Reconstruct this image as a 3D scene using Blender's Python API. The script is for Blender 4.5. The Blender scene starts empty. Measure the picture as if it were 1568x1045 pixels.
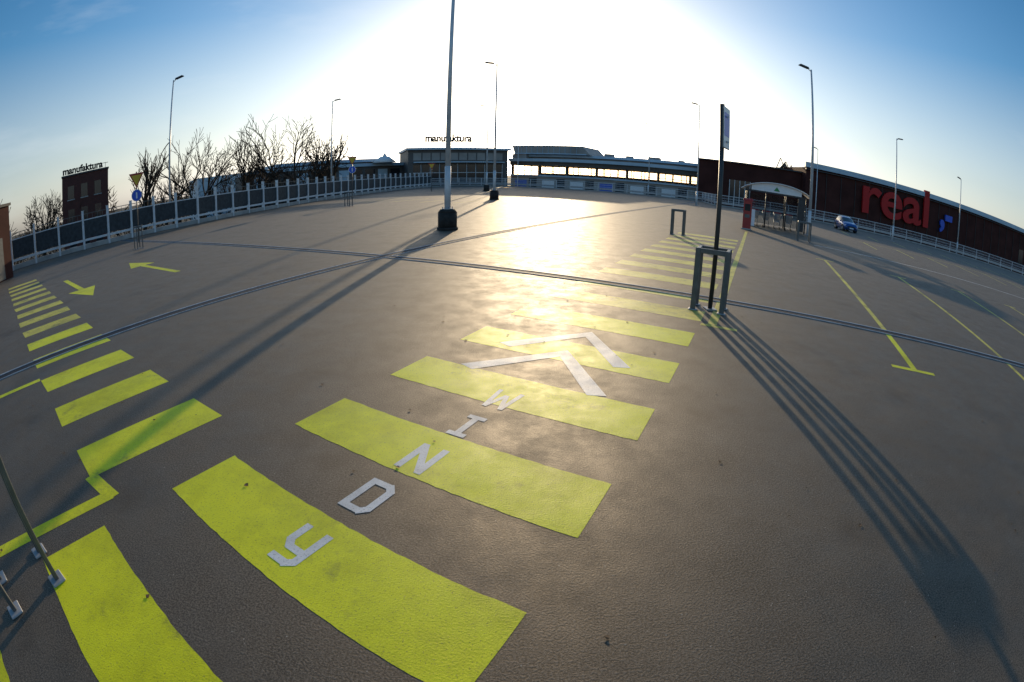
import bpy, random, numpy as np
from math import *
from mathutils import Vector, Matrix, Euler
random.seed(7)
scene=bpy.context.scene
COL=bpy.context.collection
CA,SA=cos(radians(28)),sin(radians(28))
def W(a,b,z=0.0):
    """deck grid (a = along the bays, b = across) to world"""
    return (a*SA+b*CA, a*CA-b*SA, z)
GRID=-radians(28)   # rotation of the grid about z

# ------------------------------------------------------------ materials
def newmat(name):
    m=bpy.data.materials.new(name);m.use_nodes=True
    nt=m.node_tree
    return m,nt,nt.nodes["Principled BSDF"]
def simple(name,col,rough=0.6,metal=0.0,var=0.15,scale=3.0,bump=0.0,bscale=40,spec=None):
    m,nt,b=newmat(name)
    tc=nt.nodes.new("ShaderNodeTexCoord")
    n=nt.nodes.new("ShaderNodeTexNoise");n.inputs["Scale"].default_value=scale;n.inputs["Detail"].default_value=4
    nt.links.new(tc.outputs["Object"],n.inputs["Vector"])
    r=nt.nodes.new("ShaderNodeValToRGB")
    r.color_ramp.elements[0].position=0.3;r.color_ramp.elements[1].position=0.7
    r.color_ramp.elements[0].color=tuple(c*(1-var) for c in col)+(1,)
    r.color_ramp.elements[1].color=tuple(min(1,c*(1+var)) for c in col)+(1,)
    nt.links.new(n.outputs["Fac"],r.inputs["Fac"]);nt.links.new(r.outputs["Color"],b.inputs["Base Color"])
    b.inputs["Roughness"].default_value=rough;b.inputs["Metallic"].default_value=metal
    if spec is not None: b.inputs["Specular IOR Level"].default_value=spec
    if bump>0:
        n2=nt.nodes.new("ShaderNodeTexNoise");n2.inputs["Scale"].default_value=bscale;n2.inputs["Detail"].default_value=4
        nt.links.new(tc.outputs["Object"],n2.inputs["Vector"])
        bp=nt.nodes.new("ShaderNodeBump");bp.inputs["Strength"].default_value=bump;bp.inputs["Distance"].default_value=0.01
        nt.links.new(n2.outputs["Fac"],bp.inputs["Height"]);nt.links.new(bp.outputs["Normal"],b.inputs["Normal"])
    return m
def noise(nt,vec,scale,detail=5,rough=0.55):
    n=nt.nodes.new("ShaderNodeTexNoise");n.inputs["Scale"].default_value=scale;n.inputs["Detail"].default_value=detail
    n.inputs["Roughness"].default_value=rough
    nt.links.new(vec,n.inputs["Vector"]);return n.outputs["Fac"]
def maprange(nt,v,a,b,c,d):
    n=nt.nodes.new("ShaderNodeMapRange");n.inputs[1].default_value=a;n.inputs[2].default_value=b
    n.inputs[3].default_value=c;n.inputs[4].default_value=d;nt.links.new(v,n.inputs[0]);return n.outputs[0]
def math2(nt,op,a,b):
    n=nt.nodes.new("ShaderNodeMath");n.operation=op
    for i,v in enumerate((a,b)):
        if isinstance(v,(int,float)): n.inputs[i].default_value=v
        else: nt.links.new(v,n.inputs[i])
    return n.outputs[0]
def mix(nt,f,a,b):
    n=nt.nodes.new("ShaderNodeMix");n.data_type='RGBA'
    if isinstance(f,(int,float)): n.inputs[0].default_value=f
    else: nt.links.new(f,n.inputs[0])
    for i,v in ((6,a),(7,b)):
        if isinstance(v,tuple): n.inputs[i].default_value=v+(1,) if len(v)==3 else v
        else: nt.links.new(v,n.inputs[i])
    return n.outputs[2]
def asphalt_color(nt,P,simple_=False):
    mid=noise(nt,P,1.7,6,0.76);fine=noise(nt,P,75,2,0.8)
    c=mix(nt,maprange(nt,mid,0.36,0.64,0,1),(0.026,0.021,0.017),(0.074,0.059,0.044))
    if not simple_:
        big=noise(nt,P,0.25,3)
        c=mix(nt,maprange(nt,big,0.45,0.66,0,0.6),c,(0.026,0.021,0.018))
    c=mix(nt,maprange(nt,fine,0.44,0.66,0,0.85),c,(0.19,0.155,0.12))
    c=mix(nt,maprange(nt,fine,0.46,0.34,0,0.7),c,(0.010,0.009,0.008))
    if not simple_:
        v=nt.nodes.new("ShaderNodeTexVoronoi");v.inputs["Scale"].default_value=11;nt.links.new(P,v.inputs["Vector"])
        dots=maprange(nt,v.outputs["Distance"],0.02,0.06,1,0)
        c=mix(nt,math2(nt,'MULTIPLY',dots,0.8),c,(0.50,0.45,0.38))
    return c
def asphalt_surface(nt,b,P,lo=0.58,hi=0.72,strength=0.5,spec=0.95):
    h=noise(nt,P,75,3,0.75)
    bp=nt.nodes.new("ShaderNodeBump");bp.inputs["Strength"].default_value=strength;bp.inputs["Distance"].default_value=0.006
    nt.links.new(h,bp.inputs["Height"]);nt.links.new(bp.outputs["Normal"],b.inputs["Normal"])
    r=maprange(nt,noise(nt,P,2.3,5,0.75),0.35,0.65,lo,hi)
    nt.links.new(r,b.inputs["Roughness"]);b.inputs["Specular IOR Level"].default_value=spec
    b.inputs["Specular Tint"].default_value=(1.0,0.82,0.60,1)
def make_asphalt():
    m,nt,b=newmat("asphalt")
    g=nt.nodes.new("ShaderNodeNewGeometry");P=g.outputs["Position"]
    c=asphalt_color(nt,P)
    st=maprange(nt,noise(nt,P,0.75,5,0.6),0.56,0.72,0,0.7)
    c=mix(nt,st,c,(0.020,0.014,0.011))
    # pale tyre-polished and dusty patches
    du=maprange(nt,noise(nt,P,0.4,7,0.7),0.52,0.70,0,0.35)
    c=mix(nt,du,c,(0.13,0.108,0.082))
    nt.links.new(c,b.inputs["Base Color"])
    asphalt_surface(nt,b,P)
    return m
def make_paint(name,col,col2,wear_lo=0.60,wear_hi=0.74,wmax=0.85):
    m,nt,b=newmat(name)
    g=nt.nodes.new("ShaderNodeNewGeometry");P=g.outputs["Position"]
    base=mix(nt,maprange(nt,noise(nt,P,2.2,4),0.3,0.7,0,1),col,col2)
    asp=asphalt_color(nt,P,True)
    w1=maprange(nt,noise(nt,P,1.3,8,0.80),wear_lo,wear_hi,0,wmax)
    w2=maprange(nt,noise(nt,P,70,3,0.8),0.57,0.66,0,0.6)
    w=math2(nt,'MAXIMUM',w1,w2)
    dirt=mix(nt,maprange(nt,noise(nt,P,0.9,6,0.75),0.45,0.66,0,0.55),base,tuple(c*0.42 for c in col))
    c=mix(nt,w,dirt,asp)
    nt.links.new(c,b.inputs["Base Color"])
    asphalt_surface(nt,b,P,0.55,0.68,0.45,0.5)
    return m
ASPH=make_asphalt()
YEL=make_paint("yellow_road_paint",(0.84,0.82,0.010),(0.74,0.75,0.015),0.56,0.72)
YELW=make_paint("worn_yellow_paint",(0.78,0.68,0.09),(0.64,0.56,0.09),0.49,0.66,0.85)
WHT=make_paint("white_road_paint",(0.82,0.82,0.80),(0.72,0.72,0.69),0.60,0.78,0.7)
STEEL=simple("galvanised_steel",(0.36,0.37,0.38),0.5,0.4,0.2,6)
POLE=simple("lamp_pole_steel",(0.60,0.62,0.64),0.4,0.1,0.10,4)
DARK=simple("dark_painted_steel",(0.045,0.047,0.05),0.5,0.3,0.2,6)
GREYP=simple("grey_painted_steel",(0.105,0.11,0.11),0.42,0.2,0.2,8)
BLACKC=simple("black_painted_concrete",(0.03,0.028,0.026),0.8,0,0.4,6,0.5,60,0.3)
CONC=simple("concrete",(0.34,0.33,0.31),0.85,0,0.2,1.5,0.4,30)
RAILW=simple("pale_rail_paint",(0.62,0.64,0.66),0.5,0.0,0.12,5)
PANEL=simple("dark_mesh_panel",(0.045,0.052,0.058),0.7,0.0,0.3,5,spec=.3)
RED=simple("red_paint",(0.35,0.02,0.02),0.4,0,0.1,4)
REDL=simple("red_sign_plastic",(0.46,0.010,0.012),0.5,0,0.05,4,spec=.3)
BLUEL=simple("blue_sign_plastic",(0.012,0.09,0.55),0.4,0,0.05,4)
WHITEP=simple("white_plastic",(0.78,0.79,0.79),0.4,0,0.05,4)
YSIGN=simple("yellow_sign_face",(0.65,0.42,0.02),0.4,0,0.05,4)
GREENS=simple("green_sign_face",(0.02,0.25,0.07),0.4,0,0.05,4)
BARK=simple("bark",(0.050,0.038,0.029),0.95,0,0.3,5,spec=.1)
LEAF=simple("dry_leaf",(0.10,0.055,0.025),0.8,0,0.4,30)
TYRE=simple("rubber",(0.02,0.02,0.02),0.8)
FASC=simple("blue_grey_metal_cladding",(0.40,0.52,0.60),0.45,0.0,0.12,0.4)
DKCLAD=simple("dark_cladding",(0.095,0.085,0.078),0.6,0.0,0.2,0.4)
MIDCLAD=simple("grey_cladding",(0.30,0.27,0.24),0.6,0.0,0.2,0.4)
BROWN=simple("brown_cladding",(0.060,0.021,0.017),0.8,0.0,0.25,0.5,spec=.15)
LETT=simple("sign_letter_dark",(0.02,0.02,0.022),0.6,spec=.2)
def brick(name,c1,c2,mortar,scale=3.0):
    m,nt,b=newmat(name)
    tc=nt.nodes.new("ShaderNodeTexCoord")
    br=nt.nodes.new("ShaderNodeTexBrick");br.inputs["Scale"].default_value=scale
    br.inputs["Color1"].default_value=c1+(1,);br.inputs["Color2"].default_value=c2+(1,);br.inputs["Mortar"].default_value=mortar+(1,)
    br.inputs["Mortar Size"].default_value=0.012
    mp=nt.nodes.new("ShaderNodeMapping");mp.inputs["Rotation"].default_value=(radians(90),0,0)
    nt.links.new(tc.outputs["Object"],mp.inputs["Vector"]);nt.links.new(mp.outputs["Vector"],br.inputs["Vector"])
    nt.links.new(br.outputs["Color"],b.inputs["Base Color"]);b.inputs["Roughness"].default_value=0.85
    return m
BRICK=brick("red_brick",(0.11,0.030,0.021),(0.075,0.021,0.016),(0.07,0.055,0.05))
def glass(name,col=(0.7,0.78,0.82),alpha=0.35,rough=0.08):
    m,nt,b=newmat(name)
    tr=nt.nodes.new("ShaderNodeBsdfTransparent");tr.inputs[0].default_value=col+(1,)
    b.inputs["Base Color"].default_value=(0.03,0.035,0.04,1);b.inputs["Roughness"].default_value=rough
    ms=nt.nodes.new("ShaderNodeMixShader");ms.inputs[0].default_value=alpha
    out=nt.nodes["Material Output"]
    nt.links.new(tr.outputs[0],ms.inputs[1]);nt.links.new(b.outputs[0],ms.inputs[2]);nt.links.new(ms.outputs[0],out.inputs["Surface"])
    return m
GLASS=glass("clear_glass",(0.85,0.88,0.9),0.2)
TGLASS=glass("sunset_tinted_glass",(0.95,0.84,0.68),0.18)  # orange sunset glow through the gallery is put into the glass colour
DGLASS=simple("dark_glass",(0.02,0.025,0.03),0.08,0,0.1,2)
m,nt,b=newmat("car_paint_blue");b.inputs["Base Color"].default_value=(0.015,0.08,0.30,1);b.inputs["Roughness"].default_value=0.28;b.inputs["Metallic"].default_value=0.3;b.inputs["Coat Weight"].default_value=1
CARP=m

# ------------------------------------------------------------ mesh builder
class MB:
    def __init__(s): s.v=[];s.f=[];s.mi=[];s.mats=[];s.sm=[]
    def m(s,mat):
        if mat not in s.mats: s.mats.append(mat)
        return s.mats.index(mat)
    def poly(s,pts,mat,smooth=False):
        i=len(s.v);s.v+= [tuple(p) for p in pts];s.f.append(tuple(range(i,i+len(pts))));s.mi.append(s.m(mat));s.sm.append(smooth)
    def box(s,c,size,mat,rz=0.0,M=None,taper=1.0):
        x,y,z=[k/2 for k in size];i=len(s.v)
        R=M if M is not None else Matrix.Rotation(rz,4,'Z')
        for dz in (-1,1):
            t=taper if dz>0 else 1
            for dx,dy in ((-1,-1),(1,-1),(1,1),(-1,1)):
                p=R@Vector((dx*x*t,dy*y*t,dz*z));s.v.append((p.x+c[0],p.y+c[1],p.z+c[2]))
        for q in ((0,3,2,1),(4,5,6,7),(0,1,5,4),(1,2,6,5),(2,3,7,6),(3,0,4,7)):
            s.f.append(tuple(i+k for k in q));s.mi.append(s.m(mat));s.sm.append(False)
    def cyl(s,p0,p1,r0,r1,mat,seg=8,caps=True):
        p0=Vector(p0);p1=Vector(p1);d=(p1-p0)
        if d.length<1e-6:return
        q=d.to_track_quat('Z','Y');i=len(s.v)
        for p,r in ((p0,r0),(p1,r1)):
            for k in range(seg):
                a=2*pi*k/seg;w=q@Vector((cos(a)*r,sin(a)*r,0));s.v.append(tuple(p+w))
        for k in range(seg):
            k2=(k+1)%seg
            s.f.append((i+k,i+k2,i+seg+k2,i+seg+k));s.mi.append(s.m(mat));s.sm.append(True)
        if caps:
            s.f.append(tuple(i+k for k in reversed(range(seg))));s.mi.append(s.m(mat));s.sm.append(False)
            s.f.append(tuple(i+seg+k for k in range(seg)));s.mi.append(s.m(mat));s.sm.append(False)
    def obj(s,name,loc=(0,0,0),rz=0.0,parent=None,bevel=0):
        me=bpy.data.meshes.new(name);me.from_pydata(s.v,[],s.f)
        for mt in s.mats: me.materials.append(mt)
        me.polygons.foreach_set("material_index",s.mi);me.polygons.foreach_set("use_smooth",s.sm);me.update()
        o=bpy.data.objects.new(name,me);COL.objects.link(o);o.location=loc;o.rotation_euler=(0,0,rz)
        if parent: o.parent=parent
        if bevel:
            bv=o.modifiers.new("bevel",'BEVEL');bv.width=bevel;bv.segments=2;bv.limit_method='ANGLE'
        return o
def empty(name,loc=(0,0,0),rz=0.0):
    o=bpy.data.objects.new(name,None);COL.objects.link(o);o.location=loc;o.rotation_euler=(0,0,rz);return o
def text(name,body,size,mat,loc,rot,extrude=0.05,offset=0.0,sx=1.0,parent=None):
    cu=bpy.data.curves.new(name,'FONT');cu.body=body;cu.size=size;cu.extrude=extrude;cu.offset=offset;cu.materials.append(mat)
    o=bpy.data.objects.new(name,cu);COL.objects.link(o);o.location=loc;o.rotation_euler=rot;o.scale=(sx,1,1)
    if parent:o.parent=parent
    return o

# ------------------------------------------------------------ ground & deck
mb=MB();S=4000
GR=simple("city_ground",(0.09,0.085,0.07),0.95,0,0.4,0.02,spec=.1)
mb.poly([(-S,-S,-6),(S,-S,-6),(S,S,-6),(-S,S,-6)],GR);mb.obj("ground")
deck=[(-33,-40),(-32,5),(-31,15.5),(-25.6,23.4),(-22.3,30),(-20.6,40),(-19,55),(-17,70),(-14.3,84),W(76,-52)[:2],W(76,-9)[:2],W(66,-6)[:2],W(66,75)[:2],W(-40,75)[:2]]
mb=MB()
mb.poly([(x,y,0) for x,y in reversed(deck)],ASPH)
n=len(deck)
for i in range(n):
    p=deck[i];q=deck[(i+1)%n]
    mb.poly([(p[0],p[1],0),(p[0],p[1],-0.9),(q[0],q[1],-0.9),(q[0],q[1],0)],CONC)
d=mb.obj("parking_deck")
if d.data.polygons[0].normal.z<0: d.data.flip_normals()

def strip(mb,p,q,w,z,mat):
    p=Vector(p);q=Vector(q);t=(q-p).normalized();nrm=Vector((-t.y,t.x))*w/2
    mb.poly([(p.x-nrm.x,p.y-nrm.y,z),(q.x-nrm.x,q.y-nrm.y,z),(q.x+nrm.x,q.y+nrm.y,z),(p.x+nrm.x,p.y+nrm.y,z)],mat)
RUB=simple("joint_rubber",(0.022,0.030,0.042),0.8,0,0.2,4,spec=.2)
JST=simple("joint_steel",(0.34,0.38,0.42),0.65,0.1,0.25,4,spec=.3)
def joint(p,q):
    mb=MB();p=Vector(p);q=Vector(q);t=(q-p).normalized();nrm=Vector((-t.y,t.x))
    strip(mb,p,q,0.24,0.005,RUB)
    L=(q-p).length;ang=atan2(t.y,t.x);c=(p+q)/2
    for sgn,w_ in ((-1,.025),(1,.045)):
        mb.box((c.x+nrm.x*sgn*(.12+w_/2),c.y+nrm.y*sgn*(.12+w_/2),0.006),(L,w_,0.016),JST,rz=ang)
    return mb.obj("expansion_joint")
joint(W(-30,-8.6)[:2],W(75,-9.5)[:2])
joint(W(9.66,-34)[:2],W(9.66,-9.17)[:2])
joint(W(9.66,-8.83)[:2],W(9.5,70)[:2])

# ------------------------------------------------------------ painted markings
O=Vector((-2.571,2.491));u=Vector((sin(radians(27.25)),cos(radians(27.25))));v=Vector((cos(radians(28.99)),-sin(radians(28.99))))
ZP=.0012
def lad(a,b,z=ZP):
    p=O+u*a+v*b;return (p.x,p.y,z)
mb=MB()
for k in range(-3,16):
    a0=k*1.387;a1=a0+0.675
    mt=YEL if k<5 else YELW
    if k==6: a1=a0+0.30
    n=40;pts=[]
    for i in range(n+1): pts.append(lad(a0+random.uniform(-.005,.005),2.711*i/n))
    for i in range(n+1): pts.append(lad(a1+random.uniform(-.005,.005),2.711*(n-i)/n))
    mb.poly(pts,mt)
mb.obj("pedestrian_crossing")
mb=MB()
for k in range(0,14):
    b0=-4.87-1.42*k
    pts=[]
    mt=YEL if k<5 else YELW
    for a,b in ((.42,b0),(2.0,b0),(2.0,b0+.66),(.42,b0+.66)):
        pts.append(W(a+random.uniform(-.02,.02),b,ZP))
    mb.poly(pts[::-1],mt)
mb.obj("pedestrian_crossing")
def line(mb,a0,b0,a1,b1,w,mat,z=.0014):
    p=Vector(W(a0,b0)[:2]);q=Vector(W(a1,b1)[:2]);strip(mb,q,p,w,z,mat)
mb=MB()
line(mb,-4,-3.86,0.5,-3.80,.15,YEL,.0015);line(mb,.50,-3.74,.42,-4.25,.14,YEL,.0018)
line(mb,-6,-7.8,.4,-7.78,.14,YEL)
line(mb,7.8,-.62,28.4,-.86,.15,YELW,.0020);line(mb,7.72,-.8,7.72,-.2,.12,YELW,.0023)
for b,a1 in ((2.8,20.4),(6.1,20.0),(9.4,20.4),(12.7,20.4),(16,20.4),(19.3,20.4),(22.6,20.4)):
    line(mb,7.5,b+.1,9.5,b+.08,.12,YEL if b<4 else YELW);line(mb,9.85,b+.08,a1,b,.12,YELW)
    line(mb,7.45,b-.35,7.45,b+.5,.12,YEL if b<4 else YELW,.0018)
    line(mb,a1+.08,b-.4,a1+.08,b+.4,.12,YELW,.0018)
for b in range(8,50,3):
    line(mb,34,b+.4,39,b+.4,.12,YELW);line(mb,46,b+.4,51,b+.4,.12,YELW)
line(mb,39.1,8,39.1,50,.12,YELW,.0020)
line(mb,27,3,27,45,.14,WHT,.0020)
for b in range(-30,-12,3):
    line(mb,30,b,35,b,.12,YELW)
mb.obj("parking_bay_lines")
mb=MB()
def arrow(a,b0,b1,z=.0016):
    sgn=1 if b1>b0 else -1
    mb.poly([W(a-.1,b0,z),W(a-.1,b1-sgn*1.8,z),W(a+.1,b1-sgn*1.8,z),W(a+.1,b0,z)],YEL)
    mb.poly([W(a-.5,b1-sgn*1.8,z),W(a,b1,z),W(a+.5,b1-sgn*1.8,z)],YEL)
arrow(2.95,-19.2,-13.8);arrow(5.8,-13.7,-18.9)
mb.obj("direction_arrows")
mb=MB();cnt=[0]
def stroke(ac,bc,x0,y0,x1,y1,w):
    cnt[0]+=1;z=0.0020+cnt[0]*0.00003
    p=Vector(W(ac+y0,bc+x0)[:2]);q=Vector(W(ac+y1,bc+x1)[:2]);strip(mb,p,q,w,z,WHT)
hw,hh,sw=.095,.20,.062
A,Bc=3.87,-2.15
for (x0,y0,x1,y1) in ((-.12,hh,-.085,-hh),(-.085,-hh,0,.10),(0,.10,.085,-hh),(.085,-hh,.12,hh)): stroke(A,Bc,x0,y0,x1,y1,.046)
A=3.25
for s_ in ((0,-hh,0,hh),(-.09,hh-.03,.09,hh-.03),(-.09,-hh+.03,.09,-hh+.03)): stroke(A,Bc,*s_,sw)
A=2.61
for s_ in ((-hw,-hh,-hw,hh),(hw,-hh,hw,hh),(-hw,hh-.02,hw,-hh+.02)): stroke(A,Bc,*s_,sw)
A=1.99
for s_ in ((-hw,-hh,-hw,hh),(-hw,hh-.03,.055,hh-.03),(-hw,-hh+.03,.055,-hh+.03),(.035,hh-.01,hw+.01,hh-.09),(.035,-hh+.01,hw+.01,-hh+.09),(hw,-hh+.07,hw,hh-.07)): stroke(A,Bc,*s_,sw)
A=1.30
for s_ in ((-hw,hh,-hw,.02),(-hw-.01,.03,-.04,-.05),(-.06,-.04,hw,-.04),(hw,hh,hw,-hh+.06),(hw+.01,-hh+.08,.03,-hh+.01),(.05,-hh+.03,-hw,-hh+.03)): stroke(A,Bc,*s_,sw)
mb.obj("road_lettering")
mb=MB()
for ap in (5.50,6.37):
    z=.0022
    for sg in (-1,1):
        pts=[W(ap,Bc,z),W(ap-1.05,Bc+sg*.86,z),W(ap-1.05-.07,Bc+sg*(.86-.19),z),W(ap-.25,Bc,z)]
        mb.poly(pts if sg<0 else pts[::-1],WHT)
mb.obj("road_chevrons")
# dry leaves lying about
rnd=random.Random(9);mb=MB()
for i in range(170):
    x=rnd.uniform(-7,9);y=rnd.uniform(.3,16);r_=rnd.uniform(.008,.024);a0=rnd.uniform(0,6.28)
    pts=[]
    for k in range(7):
        a=a0+k*2*pi/7;rr=r_*(1.0 if k%2 else .65)*(1.7 if k in (0,) else 1)
        pts.append((x+cos(a)*rr,y+sin(a)*rr,.005+rnd.uniform(0,.005)))
    mb.poly(pts,LEAF)
mb.obj("fallen_leaves")

# ------------------------------------------------------------ street lamps
def lamp(x,y,H=11.2,head=0.0,block=False,base=0.0,r=0.11,double=False):
    mb=MB()
    z0=0
    if block:
        mb.cyl((0,0,0),(0,0,.10),.40,.40,BLACKC,8);mb.cyl((0,0,.10),(0,0,.66),.36,.36,BLACKC,8);mb.cyl((0,0,.66),(0,0,.78),.36,.27,BLACKC,8)
        mb.cyl((0,0,.78),(0,0,.81),.22,.22,STEEL,12)
        for k in range(4):
            a=k*pi/2+.4;mb.cyl((cos(a)*.18,sin(a)*.18,.81),(cos(a)*.18,sin(a)*.18,.88),.018,.018,STEEL,6)
        z0=.81
    else:
        mb.box((0,0,.02),(.4,.4,.04),STEEL);z0=.04
    if block: r=.12
    mb.cyl((0,0,z0),(0,0,z0+1.6),r,r*.96,POLE,14)
    mb.cyl((0,0,z0+1.6),(0,0,H),r*.86,r*.45,POLE,14)
    mb.box((0,-r*.93,z0+.9),(.1,.04,.35),POLE)
    for sg in ((1,-1) if double else (1,)):
        dx,dy=cos(head)*sg,sin(head)*sg
        mb.cyl((0,0,H-.15),(dx*.35,dy*.35,H+.05),.035,.03,POLE,8)
        M=Matrix.Rotation(atan2(dy,dx),4,'Z')@Matrix.Rotation(-.12,4,'Y')
        mb.box((dx*.6,dy*.6,H+.09),(.78,.30,.11),DARK,M=M,taper=.8)
    return mb.obj("street_lamp",(x,y,base))
lamp(-25.0,30.4,11.2,0);lamp(-20.4,54.3,11.2,0);lamp(-2.5,18.9,11.2,pi,True)
lamp(-1.7,41.6,11.6,pi,True);lamp(-3.5,62.3,10.7,pi,True)
lamp(20.1,76,11.2,pi);lamp(20,54,11.6,pi);lamp(18.9,28.6,11.3,pi,r=.13)
lamp(38.4,40.3,10.9,0);lamp(60.2,47.3,10.5,pi);lamp(0.4,99,17,pi,False,-6);lamp(46,68,17,pi,False,-6)

# ------------------------------------------------------------ hoop guards
def guard(x,y,rz,w=.52,dp=.42,H=1.08,mat=GREYP,t=.09):
    mb=MB()
    for sx in (-1,1):
        for sy in (-1,1):
            mb.box((sx*w/2,sy*dp/2,H/2),(t,t*.7,H-.002),mat)
            mb.box((sx*w/2,sy*dp/2,.008),(.15,.13,.016),STEEL)
    for sy in (-1,1): mb.box((0,sy*dp/2,H-.045),(w-t,t*.66,.086),mat)
    for sx in (-1,1): mb.box((sx*w/2,0,H-.046),(t*.66,dp-t*.7,.084),mat)
    return mb.obj("bollard_guard",(x,y,0),rz,bevel=.008)
guard(3.42,8.15,GRID);guard(6.75,20.3,GRID,.5,.3);guard(15.3,23.6,GRID,.7,.7);guard(-17.4,18.3,GRID,.5,.3,t=.06);guard(-12.1,35.8,GRID,.5,.3,t=.06)
guard(-3.2,1.0,GRID+.15,.42,.5,t=.06)

# sign post
mb=MB();mb.cyl((0,0,.0),(0,0,3.62),.042,.042,DARK,12)
mb.box((0,0,.01),(.2,.2,.02),STEEL)
M=Matrix.Rotation(radians(-126),4,'Z')
for z in (2.95,3.4): mb.box((0.05,.0,z),(.12,.09,.03),STEEL)
c0=(.085,.02)
mb.box((c0[0],c0[1],3.2),(.52,.02,.74),GREYP,M=M)
p=M@Vector((0,.013,0));mb.box((c0[0]+p.x,c0[1]+p.y,3.2),(.49,.004,.71),WHITEP,M=M)
p=M@Vector((0,.0165,0));mb.box((c0[0]+p.x,c0[1]+p.y,3.26),(.38,.003,.42),BLUEL,M=M)
mb.obj("parking_sign",(3.45,8.15,0))

# give-way + round blue signs
def yieldsign(x,y,H,rz,size=.9,post=.04,blue=True):
    mb=MB();mb.cyl((0,0,0),(0,0,H),post,post,GREYP,10)
    def tri(s,yy,mat,t):
        z0=H-.08
        a=(-s/2,yy,z0);b=(s/2,yy,z0);c=(0,yy,z0-s*.87)
        a2,b2,c2=[(q[0],q[1]+t,q[2]) for q in (a,b,c)]
        mb.poly([a,c,b],mat);mb.poly([a2,b2,c2],mat);mb.poly([a,b,b2,a2],mat);mb.poly([b,c,c2,b2],mat);mb.poly([c,a,a2,c2],mat)
    tri(size,-.07,RED,.02)
    s=size*.7;z0=H-.08-size*.115
    mb.poly([(-s/2,-.074,z0),(0,-.074,z0-s*.87),(s/2,-.074,z0)],YSIGN)
    if blue:
        zc=H-.1-size*.87-.38
        mb.cyl((0,-.05,zc),(0,-.075,zc),.33,.33,WHITEP,24);mb.cyl((0,-.076,zc),(0,-.08,zc),.30,.30,BLUEL,24)
        mb.box((0,-.084,zc),(.08,.004,.34),WHITEP)
    return mb.obj("give_way_sign",(x,y,0),rz)
yieldsign(-20.1,21.2,3.9,radians(42),.95);yieldsign(-14.3,43.4,4.1,radians(16),.9);yieldsign(-10.2,62,3.6,radians(8),.9,blue=False)

# ------------------------------------------------------------ railings
def seglist(pts,step):
    out=[]
    for (p,q) in zip(pts[:-1],pts[1:]):
        p=Vector(p);q=Vector(q);L=(q-p).length;n=max(1,round(L/step))
        for i in range(n): out.append((p+(q-p)*i/n,p+(q-p)*(i+1)/n))
    return out
left=[(-31,15.5),(-25.6,23.4),(-22.3,30),(-20.6,40),(-19,55),(-17,70),(-14.3,84)]
mb=MB()
for i,(p,q) in enumerate(seglist([(x+.35,y) for x,y in left],1.9)):
    t=(q-p);L=t.length;ang=atan2(t.y,t.x);c=(p+q)/2
    mb.box((p.x,p.y,1.2),(.15,.20,2.4),RAILW,rz=ang)
    mb.box((p.x,p.y,2.42),(.19,.24,.03),RAILW,rz=ang)
    mb.box((c.x,c.y,1.24),(L-.17,.04,1.10),PANEL,rz=ang)
    mb.box((c.x,c.y,.56),(L-.17,.09,.14),RAILW,rz=ang)
    mb.box((c.x,c.y,1.83),(L-.17,.06,.06),RAILW,rz=ang)
    mb.box((c.x,c.y,2.2),(L-.17,.04,.04),GREYP,rz=ang)
    for k in range(1,5):
        r=p+t*k/5;mb.box((r.x,r.y,2.02),(.02,.02,.31),GREYP,rz=ang)
    mb.box((c.x,c.y,.15),(L-.17,.24,.28),CONC,rz=ang)
mb.obj("parapet_fence")
def rail(pts,name,H=1.45,step=2.4):
    mb=MB()
    for (p,q) in seglist(pts,step):
        t=(q-p);L=t.length;ang=atan2(t.y,t.x);c=(p+q)/2
        mb.box((p.x,p.y,H/2),(.07,.08,H),RAILW,rz=ang)
        for z,h_ in ((H-.03,.06),(H*.74,.035),(H*.52,.035),):
            mb.box((c.x,c.y,z),(L-.08,.04,h_),RAILW,rz=ang)
        mb.box((c.x,c.y,.46),(L-.08,.08,.28),STEEL,rz=ang)
        mb.box((c.x,c.y,.08),(L,.25,.155),CONC,rz=ang)
        n=int(L/.2)
        for k in range(1,n):
            r=p+t*k/n;mb.box((r.x,r.y,(H-.06+.60)/2),(.014,.014,H-.06-.60),RAILW,rz=ang)
    return mb.obj(name)
rail([(-13.9,84),W(75.4,-51.4)[:2],W(75.4,-9.3)[:2],W(65.5,-6.4)[:2],W(65.5,74)[:2]],"deck_railing")

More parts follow.
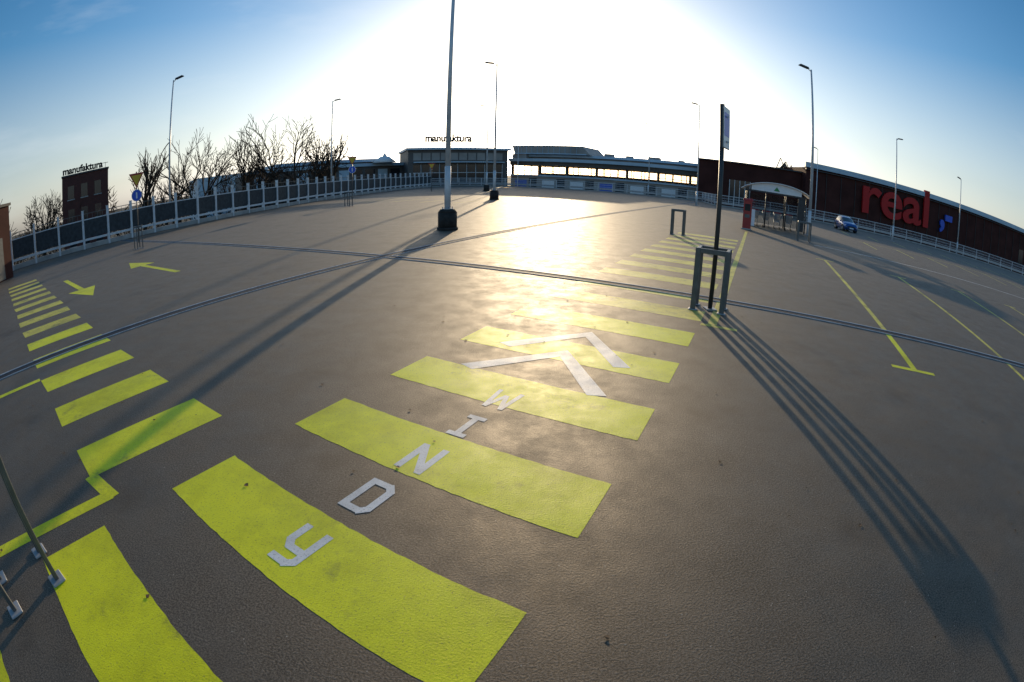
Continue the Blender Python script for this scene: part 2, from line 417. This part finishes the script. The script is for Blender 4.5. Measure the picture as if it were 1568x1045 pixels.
# ------------------------------------------------------------ trolley shelter
sh=empty("trolley_shelter",(17.75,31.5,0),GRID)
mb=MB();w,dp=4.3,2.6
for x in (-w/2,-w/6,w/6,w/2):
    for y in (-dp/2,dp/2):
        mb.cyl((x,y,0),(x,y,2.35),.045,.045,DARK,8)
for y in (-dp/2,dp/2): mb.box((0,y,2.38),(w+.1,.08,.1),DARK)
mb.obj("frame",parent=sh)
mb=MB();n=14
for k in range(n):
    t0=-1+2*k/n;t1=-1+2*(k+1)/n
    f=lambda t:(t*(w/2+.35),2.42+.62*(1-t*t)**.75 if abs(t)<1 else 2.42)
    a=f(t0);b2=f(t1)
    for zz in (0,.05):
        mb.poly([(a[0],-dp/2-.3,a[1]+zz),(b2[0],-dp/2-.3,b2[1]+zz),(b2[0],dp/2+.3,b2[1]+zz),(a[0],dp/2+.3,a[1]+zz)],WHITEP,True)
    for y in (-dp/2-.3,dp/2+.3):
        mb.poly([(a[0],y,a[1]),(b2[0],y,b2[1]),(b2[0],y,b2[1]+.05),(a[0],y,a[1]+.05)],WHITEP)
    if 2<=k<n-2:
        mb.poly([(a[0],-dp/2-.06,2.43),(b2[0],-dp/2-.06,2.43),(b2[0],-dp/2-.06,b2[1]-.02),(a[0],-dp/2-.06,a[1]-.02)],WHITEP)
mb.poly([(-.22,-dp/2-.08,2.54),(.22,-dp/2-.08,2.54),(0,-dp/2-.08,2.82)],GREENS)
mb.obj("roof",parent=sh)
mb=MB()
mb.box((0,dp/2,1.15),(w-.1,.02,2.1),GLASS);mb.box((-w/2,0,1.15),(.02,dp-.1,2.1),GLASS);mb.box((w/2,0,1.15),(.02,dp-.1,2.1),GLASS)
for x in (-w/2,w/2): mb.box((x,0,1.5),(.05,dp-.1,.05),DARK)
mb.obj("glass_walls",parent=sh)
mb=MB();mb.box((-w/2+.45,-dp/2-.25,.55),(.55,.12,1.1),WHITEP);mb.box((w/2-.35,-dp/2-.05,1.2),(.5,.05,2.2),DARK);mb.obj("notice_panels",parent=sh)
def cart(mb,x,y):
    r=.014
    def T(px,py,pz): return (x+px,y+py,pz)
    bot=[(-.2,-.35,.5),(.2,-.35,.5),(.22,.45,.55),(-.22,.45,.55)]
    top=[(-.25,-.42,.95),(.25,-.42,.95),(.3,.5,1.0),(-.3,.5,1.0)]
    for lst in (bot,top):
        for i in range(4): mb.cyl(T(*lst[i]),T(*lst[(i+1)%4]),r,r,STEEL,4,False)
    for i in range(4):
        A_=Vector(bot[i]);B_=Vector(bot[(i+1)%4]);C_=Vector(top[i]);D_=Vector(top[(i+1)%4])
        for k in range(6):
            f=k/6;mb.cyl(T(*(A_+(B_-A_)*f)),T(*(C_+(D_-C_)*f)),.007,.007,STEEL,3,False)
        for g in (.33,.66): mb.cyl(T(*(A_+(C_-A_)*g)),T(*(B_+(D_-B_)*g)),.007,.007,STEEL,3,False)
    mb.cyl(T(-.28,.58,1.05),T(.28,.58,1.05),.02,.02,RED,8)
    for sx in (-1,1):
        mb.cyl(T(sx*.28,.58,1.05),T(sx*.22,.45,.55),r,r,STEEL,5);mb.cyl(T(sx*.22,.45,.55),T(sx*.2,.5,.12),r,r,STEEL,5)
        mb.cyl(T(sx*.2,.5,.14),T(sx*.18,-.45,.2),r,r,STEEL,5)
        for yy in (.5,-.42): mb.cyl(T(sx*.2-.015,yy,.06),T(sx*.2+.015,yy,.06),.06,.06,TYRE,10)
mb=MB()
for i in range(4):
    for j in range(4): cart(mb,-1.45+i*.82,-.75+j*.3)
mb.obj("shopping_trolleys",parent=sh)
mb=MB();mb.box((0,0,.85),(.5,.4,1.7),RED);mb.box((0,0,1.76),(.62,.52,.12),RED,taper=.85);mb.box((0,-.205,1.3),(.34,.01,.4),DGLASS);mb.box((0,-.205,.8),(.3,.01,.2),GREYP);mb.box((0,0,.04),(.6,.5,.08),CONC)
mb.obj("ticket_machine",(13.3,27.0,0),GRID,bevel=.02)

# ------------------------------------------------------------ car
car=empty("parked_car",(34.0,43.8,0),radians(-90-17))
def make_car():
    st=[(1.95,.30,.52,.60,.55,.50),(1.88,.22,.66,.74,.74,.66),(1.70,.20,.76,.84,.81,.70),(1.2,.19,.86,.94,.83,.70),(.95,.19,.90,.99,.84,.68),
     (.35,.19,.92,1.38,.84,.58),(.0,.19,.93,1.47,.85,.57),(-.6,.19,.94,1.48,.85,.57),(-1.2,.19,.96,1.44,.84,.56),(-1.6,.20,.98,1.34,.83,.54),(-1.88,.24,.95,1.02,.78,.60),(-1.95,.32,.7,.78,.68,.55)]
    mb=MB();rings=[]
    for x,zb,zm,zt,w,wr in st:
        half=[(0,zb),(w*.85,zb),(w*.98,zb+.12),(w,(zb+zm)/2+.05),(w*.96,zm),(wr,zt-.05),(wr*.8,zt),(0,zt+.015)]
        ring=[(x,-a,b) for a,b in half]+[(x,a,b) for a,b in half[-2:0:-1]]
        i=len(mb.v);mb.v+=ring;rings.append((i,len(ring)))
    N=rings[0][1]
    for s in range(len(rings)-1):
        for k in range(N):
            k2=(k+1)%N
            mat=CARP
            if k in (4,9) and 4<=s<=8: mat=DGLASS
            if k in (5,6,7,8) and s in (4,): mat=DGLASS
            if k in (5,6,7,8) and s in (9,): mat=DGLASS
            i,j=rings[s][0],rings[s+1][0]
            mb.f.append((i+k,i+k2,j+k2,j+k));mb.mi.append(mb.m(mat));mb.sm.append(True)
    for (i,_) ,rev in ((rings[0],True),(rings[-1],False)):
        f=tuple(i+k for k in range(N));mb.f.append(f if rev else f[::-1]);mb.mi.append(mb.m(CARP));mb.sm.append(True)
    o=mb.obj("body",parent=car)
    mb=MB()
    for x in (1.22,-1.22):
        for sg in (-1,1):
            mb.cyl((x,sg*.66,.31),(x,sg*.865,.31),.31,.31,TYRE,20);mb.cyl((x,sg*.866,.31),(x,sg*.875,.31),.19,.17,STEEL,12)
            mb.cyl((x,sg*.60,.34),(x,sg*.855,.34),.37,.37,DARK,20)
    mb.obj("wheels",parent=car)
    mb=MB()
    for sg in (-1,1):
        mb.box((1.80,sg*.60,.66),(.14,.30,.14),WHITEP);mb.box((-1.9,sg*.62,.82),(.1,.18,.24),RED)
        mb.box((.75,sg*.93,.98),(.1,.18,.13),CARP)
    mb.box((1.93,0,.50),(.06,.9,.12),DARK);mb.box((1.965,0,.40),(.02,.48,.11),WHITEP);mb.box((1.90,0,.3),(.08,1.1,.1),DARK)
    mb.obj("trim",parent=car,bevel=.02)
make_car()

# ------------------------------------------------------------ trees
def tree(x,y,base,H,spread,seed,trunk=.30,depth=5,fork=.30):
    rnd=random.Random(seed);mb=MB()
    def br(p,d,L,r,lv):
        n=3
        for i in range(n):
            d2=(d+Vector((rnd.uniform(-1,1),rnd.uniform(-1,1),rnd.uniform(-.35,.6)))*(.10 if lv==0 else .20)).normalized()
            q=p+d2*L/n;r2=r*.9
            mb.cyl(p,q,r,r2,BARK,7 if lv<2 else (4 if lv<4 else 3),False)
            p,d,r=q,d2,r2
            if lv<depth and lv>0 and i<n-1 and rnd.random()<.75:
                side(p,d,L*.62,r*.6,lv+1)
        if lv<depth:
            k=3 if lv<2 else 2
            for j in range(k): side(p,d,L*rnd.uniform(.62,.82),r*.78,lv+1,.75)
    def side(p,d,L,r,lv,am=1.0):
        ax=Vector((rnd.uniform(-1,1),rnd.uniform(-1,1),rnd.uniform(-1,1))).normalized()
        ax=(ax-ax.project(d)).normalized()
        ang=rnd.uniform(.30,.85)*am*spread
        d2=(d*cos(ang)+ax*sin(ang));d2.z+=.14;br(p,d2.normalized(),max(L,.25),max(r,.032),lv)
    br(Vector((0,0,0)),Vector((0,0,1)),H*fork,trunk,0)
    zmax=max(v_[2] for v_ in mb.v);s=H/zmax
    mb.v=[(a*s,b*s,c*s) for a,b,c in mb.v]
    return mb.obj("bare_tree",(x,y,base))
def az(a,d): return (d*sin(radians(a)),d*cos(radians(a)))
for a,d,el,seed,sp,dep in ((-35.4,60,7.6,3,1.1,5),(-31.0,64,7.1,5,1.05,5),(-24.6,62,8.3,11,1.25,5),(-42.8,56,6.5,17,.95,4),(-20.4,72,5.8,23,.9,4),(-37.8,75,3.6,31,1.1,5),(-28.2,80,3.4,41,1.1,4),(-55.6,72,3.6,29,1.1,5),(-61.8,58,5.0,43,1.0,4),(-22.6,74,6.0,53,1.0,4)):
    x,y=az(a,d);H=8.1+d*tan(radians(el));tree(x,y,-6,H,sp,seed,trunk=.34,depth=dep)
rnd=random.Random(5);mb=MB()
for i in range(4200):
    a=rnd.uniform(-66,-22);d=rnd.uniform(70,95);x,y=az(a,d)
    hmax=8.0+1.6*sin(a*1.3)+1.3*sin(a*3.1+2)+rnd.uniform(-1.2,1)
    z=-6+rnd.random()**.7*hmax
    dv=Vector((rnd.uniform(-1,1),rnd.uniform(-1,1),rnd.uniform(.1,1.4))).normalized()*rnd.uniform(.6,1.6)
    mb.cyl((x,y,z),(x+dv.x,y+dv.y,z+dv.z),.09,.02,BARK,3,False)
mb.obj("distant_treeline")

# ------------------------------------------------------------ buildings
def facade(mb,p,q,z0,z1,depth,mat):
    p=Vector(p);q=Vector(q);t=q-p;L=t.length;ang=atan2(t.y,t.x);n=Vector((-t.y,t.x)).normalized()
    c=(p+q)/2+n*depth/2;mb.box((c.x,c.y,(z0+z1)/2),(L,depth,z1-z0),mat,rz=ang);return ang,n
def along(p,q,s,off=0.0):
    p=Vector(p);q=Vector(q);t=(q-p).normalized();n=Vector((-t.y,t.x));r=p+t*s+n*off;return r
P1=(46.0,71.5);P2=(175,49.3)
st=empty("retail_store")
mb=MB();ang,n=facade(mb,P1,P2,-6,8.0,60,BROWN);mb.obj("walls",parent=st)
mb=MB();L=(Vector(P2)-Vector(P1)).length
c=along(P1,P2,L/2,-.25);mb.box((c.x,c.y,8.42),(L+.8,.9,.84),FASC,rz=ang)
c=along(P1,P2,L/2,-.28);mb.box((c.x,c.y,7.7),(L+.4,.5,.12),DARK,rz=ang)
mb.obj("fascia",parent=st)
mb=MB()
for i in range(int(L/3)):
    c=along(P1,P2,i*3+1.0,-.06);mb.box((c.x,c.y,2.4),(.07,.1,10.4),DARK,rz=ang)
for s in (62,70,78,86):
    c=along(P1,P2,s,-.05);mb.box((c.x,c.y,2.6),(2.0,.12,3.2),DGLASS,rz=ang)
mb.obj("cladding_ribs",parent=st)
def alongtext(name,body,size,mat,s,z,off,parent,ext=.15,ofs=.0,sx=1):
    c=along(P1,P2,s,off);text(name,body,size,mat,(c.x,c.y,z),(pi/2,0,ang),ext,ofs,sx,parent)
alongtext("red_letters","real",9.4,REDL,10.8,2.6,-.5,st,.2,.16,1.22)
alongtext("blue_mark",",-",7.6,BLUEL,31.0,3.6,-.5,st,.2,.22,.9)
wing=empty("service_wing")
mb=MB();Q1=(30.5,82.5);Q2=(46.5,73.5)
a2,n2=facade(mb,Q1,Q2,-6,7.0,20,BROWN);mb.obj("walls",parent=wing)
mb=MB();c=along(Q1,Q2,9.2,-.15);mb.box((c.x,c.y,7.1),(18.6,.5,.2),DARK,rz=a2)
for s in (7.5,):
    c=along(Q1,Q2,s,-.05);mb.box((c.x,c.y,2.0),(3.6,.14,4.2),DGLASS,rz=a2)
    for k in range(5):
        c=along(Q1,Q2,s-1.8+k*.9,-.14);mb.box((c.x,c.y,2.0),(.1,.06,4.2),RAILW,rz=a2)
mb.obj("entrance_glazing",parent=wing)
mb=MB();x,y=az(30.2,95)
for k in range(3):
    mb.cyl((x-2.2+k*1.6,y,6.5),(x-.9+k*1.2,y,9.6-k*.5),.12,.08,DARK,5);mb.cyl((x+.6+k*1.2,y,6.5),(x-.9+k*1.2,y,9.6-k*.5),.12,.08,DARK,5)
mb.poly([(x-1.8,y+.2,6.8),(x+1.8,y+.2,6.8),(x+.2,y+.2,9.0)],DGLASS)
mb.box((x,y,6.7),(6,1.6,.4),DARK)
mb.obj("roof_skylight")

mall=empty("shopping_mall")
G1=W(92,-50)[:2];G2=W(92,-12.2)[:2]
mb=MB();L=(Vector(G2)-Vector(G1)).length
gang=atan2(G2[1]-G1[1],G2[0]-G1[0])
def gb(s0,s1,z0,z1,off0,off1,mat):
    c=along(G1,G2,(s0+s1)/2,(off0+off1)/2);mb.box((c.x,c.y,(z0+z1)/2),(s1-s0,off1-off0,z1-z0),mat,rz=gang)
gb(0,L,-6,1.9,0,14,MIDCLAD)
gb(0,L,1.9,2.2,-.3,14.3,FASC)
gb(0,L,4.1,4.9,-.6,14.6,DKCLAD)
gb(0,L+.3,4.9,5.5,-1.2,15.2,FASC)
gb(3,L-.5,5.5,6.0,3,12,MIDCLAD)
gb(2,L,6.0,6.5,2,13,FASC)
mb.obj("slabs",parent=mall)
mb=MB()
for i in range(int(L/1.5)+1):
    gb(i*1.5,i*1.5+.13,2.2,4.1,0,.12,MIDCLAD)
    if i%2==0: gb(i*1.5+.4,i*1.5+.55,2.2,4.1,13.2,13.4,MIDCLAD)
    if i%4==0: gb(i*1.5,i*1.5+.4,2.2,4.1,.15,.6,MIDCLAD)
gb(0,L,2.95,3.05,.0,.1,MIDCLAD);gb(0,L,2.2,2.7,13.5,13.6,DKCLAD)
for i in range(int(L/6)):
    gb(i*6+1,i*6+3.6,-.5,1.1,-.08,-.02,WHITEP if i%3 else BLUEL)
    gb(i*6+4.1,i*6+5.8,-.5,1.5,-.08,-.02,DGLASS)
mb.obj("window_frames",parent=mall)
mb=MB();gb(0,L,2.2,4.1,.055,.075,TGLASS);mb.obj("glazing",parent=mall)
mb=MB()
def pt(s,off,z): c=along(G1,G2,s,off);return (c.x,c.y,z)
s0,s1=0.2,14.8
for off in (1.0,11.0):
    mb.poly([pt(s0,off,6.5),pt(s1+1.8,off,6.5),pt(s1,off,8.3),pt(s0-.6,off,8.3)],MIDCLAD)
mb.poly([pt(s0,1,6.5),pt(s0,11,6.5),pt(s0-.6,11,8.3),pt(s0-.6,1,8.3)],MIDCLAD)
mb.poly([pt(s1+1.8,1,6.5),pt(s1+1.8,11,6.5),pt(s1,11,8.3),pt(s1,1,8.3)],MIDCLAD)
mb.poly([pt(s0-.6,1,8.3),pt(s1,1,8.3),pt(s1,11,8.3),pt(s0-.6,11,8.3)],FASC)
for i in range(12): gb(s0+.3+i*1.2,s0+.36+i*1.2,6.5,8.2,.9,.98,FASC)
gb(s0,s1+1,6.52,6.7,.6,.95,FASC)
gb(s0-.5,2.9,5.5,6.5,1,11,MIDCLAD)
mb.obj("roof_canopy",parent=mall)
mb=MB()
for s,hh_,ww in ((18,.7,1.6),(22.5,.5,1.1),(27,.6,2.2),(33,.4,1.0)):
    gb(s,s+ww,6.5,6.5+hh_,5,7,MIDCLAD)
for s in (20.5,30.5): gb(s,s+.06,6.5,8.2,5,5.06,DARK)
mb.obj("rooftop_plant",parent=mall)
eb=empty("mall_entrance_building")
E1=az(-12.0,96);E2=az(-0.9,100)
mb=MB();ea,_=facade(mb,E1,E2,-6,6.9,16,DKCLAD);mb.obj("walls",parent=eb)
mb=MB();L=(Vector(E2)-Vector(E1)).length
def ebx(s0,s1,z0,z1,o0,o1,mat):
    c=along(E1,E2,(s0+s1)/2,(o0+o1)/2);mb.box((c.x,c.y,(z0+z1)/2),(s1-s0,o1-o0,z1-z0),mat,rz=ea)
ebx(-.4,L+.4,6.9,7.3,-.8,16.2,FASC)
ebx(1,L-1,4.4,4.6,-1.2,-.02,FASC)
for i in range(10):
    ebx(1+i*1.75,2.4+i*1.75,.6,4.0,-.05,-.01,DGLASS)
    ebx(2.42+i*1.75,2.5+i*1.75,.5,4.2,-.16,-.06,RAILW)
    ebx(1+i*1.75,2.5+i*1.75,4.9,6.3,-.05,-.01,MIDCLAD)
ebx(1,L-1,2.4,2.5,-.14,-.06,RAILW)
mb.obj("entrance_glazing",parent=eb)
mb=MB()
for z in (7.55,8.0,8.5): ebx(3.0,13.2,z,z+.08,1.0,1.06,DARK)
for i in range(12): ebx(3.0+i*.92,3.08+i*.92,7.3,8.6,1.07,1.13,DARK)
mb.obj("sign_frame",parent=eb)
c=along(E1,E2,3.3,.9);text("letters","manufaktura",2.0,LETT,(c.x,c.y,8.6),(pi/2,0,ea),.08,.09,.90,eb)

mb=MB();B1=az(-30,92);B2=az(-12.3,104)
ba,_=facade(mb,B1,B2,-6,4.2,14,DKCLAD)
L=(Vector(B2)-Vector(B1)).length
def bx(s0,s1,z0,z1,o0,o1,mat):
    c=along(B1,B2,(s0+s1)/2,(o0+o1)/2);mb.box((c.x,c.y,(z0+z1)/2),(s1-s0,o1-o0,z1-z0),mat,rz=ba)
bx(-.3,L,4.2,4.8,-.5,14.2,FASC);bx(6,L-4,5.2,5.8,3,12,FASC);bx(7,L-5,4.8,5.2,4,11,DKCLAD)
for i in range(11): bx(1+i*2.8,3.1+i*2.8,1.4,3.6,-.05,-.01,FASC if i%3==0 else DGLASS)
bx(0,L,.7,1.0,-.3,-.02,RAILW)
mb.obj("service_building")
mb=MB();C1=az(-36,120);C2=az(-14,140)
ba,_=facade(mb,C1,C2,-6,5.6,14,FASC)
mb.obj("warehouse")
mb=MB();x,y=az(-14.6,100);mb.cyl((x,y,4.8),(x,y,6.0),2.4,.9,WHITEP,16);mb.cyl((x,y,6.0),(x,y,6.7),.5,.1,WHITEP,10);mb.obj("white_tent")

bb=empty("brick_building")
F1=az(-52.9,70);F2=az(-47.0,70)
mb=MB();fa,_=facade(mb,F1,F2,-6,7.6,12,BRICK);mb.obj("walls",parent=bb)
mb=MB();L=(Vector(F2)-Vector(F1)).length
def fb(s0,s1,z0,z1,o0,o1,mat):
    c=along(F1,F2,(s0+s1)/2,(o0+o1)/2);mb.box((c.x,c.y,(z0+z1)/2),(s1-s0,o1-o0,z1-z0),mat,rz=fa)
fb(-.1,L+.1,7.6,7.8,-.15,12.1,DARK)
for i in range(3):
    for z in (-1.5,1.6,4.6): fb(.9+i*2.1,1.9+i*2.1,z,z+1.7,-.04,-.005,DGLASS);fb(.8+i*2.1,2.0+i*2.1,z-.15,z-.02,-.12,-.005,CONC)
for i in range(8): fb(.1+i*.95,.16+i*.95,7.8,8.5,.3,.36,DARK)
fb(0,L,8.42,8.48,.37,.42,DARK)
mb.obj("window_trim",parent=bb)
c=along(F1,F2,.1,.25);text("letters","manufaktura",1.25,LETT,(c.x,c.y,7.95),(pi/2,0,fa),.06,.05,1.0,bb)
mb=MB();mb.box((0,0,1.85),(3.4,2.4,3.7),BROWN);mb.box((0,0,3.76),(3.6,2.6,.14),DARK);mb.box((1.705,0,1.1),(.02,1.0,2.1),GREYP);mb.box((.6,-1.21,1.4),(.9,.02,1.2),DGLASS)
for x in (-1.2,-.4,.4,1.2): mb.box((x,-1.22,1.85),(.06,.03,3.6),DARK)
mb.obj("stair_tower",(-26.6,13.0,0),radians(10))

# ------------------------------------------------------------ sky, sun
SAZ,SEL=3.4,8.5
w=bpy.data.worlds.new("World");scene.world=w;w.use_nodes=True;nt=w.node_tree
bg=nt.nodes["Background"]
sky=nt.nodes.new("ShaderNodeTexSky");sky.sky_type='NISHITA';sky.sun_disc=False
sky.sun_elevation=radians(SEL);sky.sun_rotation=radians(SAZ);sky.air_density=1.0;sky.dust_density=1.2;sky.ozone_density=2.4;sky.altitude=100
tc=nt.nodes.new("ShaderNodeTexCoord")
sx=nt.nodes.new("ShaderNodeSeparateXYZ");nt.links.new(tc.outputs["Generated"],sx.inputs[0])
hs=nt.nodes.new("ShaderNodeHueSaturation")
# low haze takes the colour out of the sky near the horizon
nt.links.new(maprange(nt,sx.outputs["Z"],0.02,0.34,0.32,1.30),hs.inputs["Saturation"])
nt.links.new(maprange(nt,sx.outputs["Z"],0.02,0.6,1.35,1.45),hs.inputs["Value"])
nt.links.new(sky.outputs[0],hs.inputs["Color"])
mp=nt.nodes.new("ShaderNodeMapping");mp.inputs["Scale"].default_value=(1.2,1.2,5.0);nt.links.new(tc.outputs["Generated"],mp.inputs["Vector"])
cl=noise(nt,mp.outputs["Vector"],1.6,5,0.6);cf=maprange(nt,cl,0.52,0.82,0,0.25)
col=mix(nt,cf,hs.outputs[0],(7.0,7.2,7.4))
nt.links.new(col,bg.inputs["Color"]);bg.inputs["Strength"].default_value=0.14
sd=Vector((sin(radians(SAZ))*cos(radians(SEL)),cos(radians(SAZ))*cos(radians(SEL)),sin(radians(SEL))))
sl=bpy.data.lights.new("sun",'SUN');sl.energy=5.0;sl.angle=radians(.53);sl.color=(1,.78,.50)
so=bpy.data.objects.new("sun",sl);COL.objects.link(so);so.rotation_euler=sd.to_track_quat('Z','Y').to_euler()

# ------------------------------------------------------------ camera (15 mm class fisheye)
cam=bpy.data.cameras.new("camera");co=bpy.data.objects.new("camera",cam);COL.objects.link(co)
cam.type='PANO';cam.sensor_width=36;cam.sensor_height=24;cam.clip_end=20000;cam.clip_start=.05
fm=782.4*36/1568;nn=.605
r=np.linspace(0.01,21.9,400);th=np.arcsin(r*nn/fm)/nn
A_=np.stack([r,r**2,r**3,r**4],1);k,*_=np.linalg.lstsq(A_,th,rcond=None)
tgt=cam if hasattr(cam,"fisheye_polynomial_k0") else cam.cycles
tgt.panorama_type='FISHEYE_LENS_POLYNOMIAL'
tgt.fisheye_fov=radians(200)
tgt.fisheye_polynomial_k0=0.0
for i in range(4): setattr(tgt,"fisheye_polynomial_k%d"%(i+1),-float(k[i]))
co.matrix_world=Matrix.Translation((0,0,2.1))@Matrix.Rotation(radians(90-18.78),4,'X')@Matrix.Rotation(radians(1.27),4,'Z')
scene.camera=co
scene.view_settings.view_transform='Standard'
scene.view_settings.look='None'
scene.view_settings.exposure=0
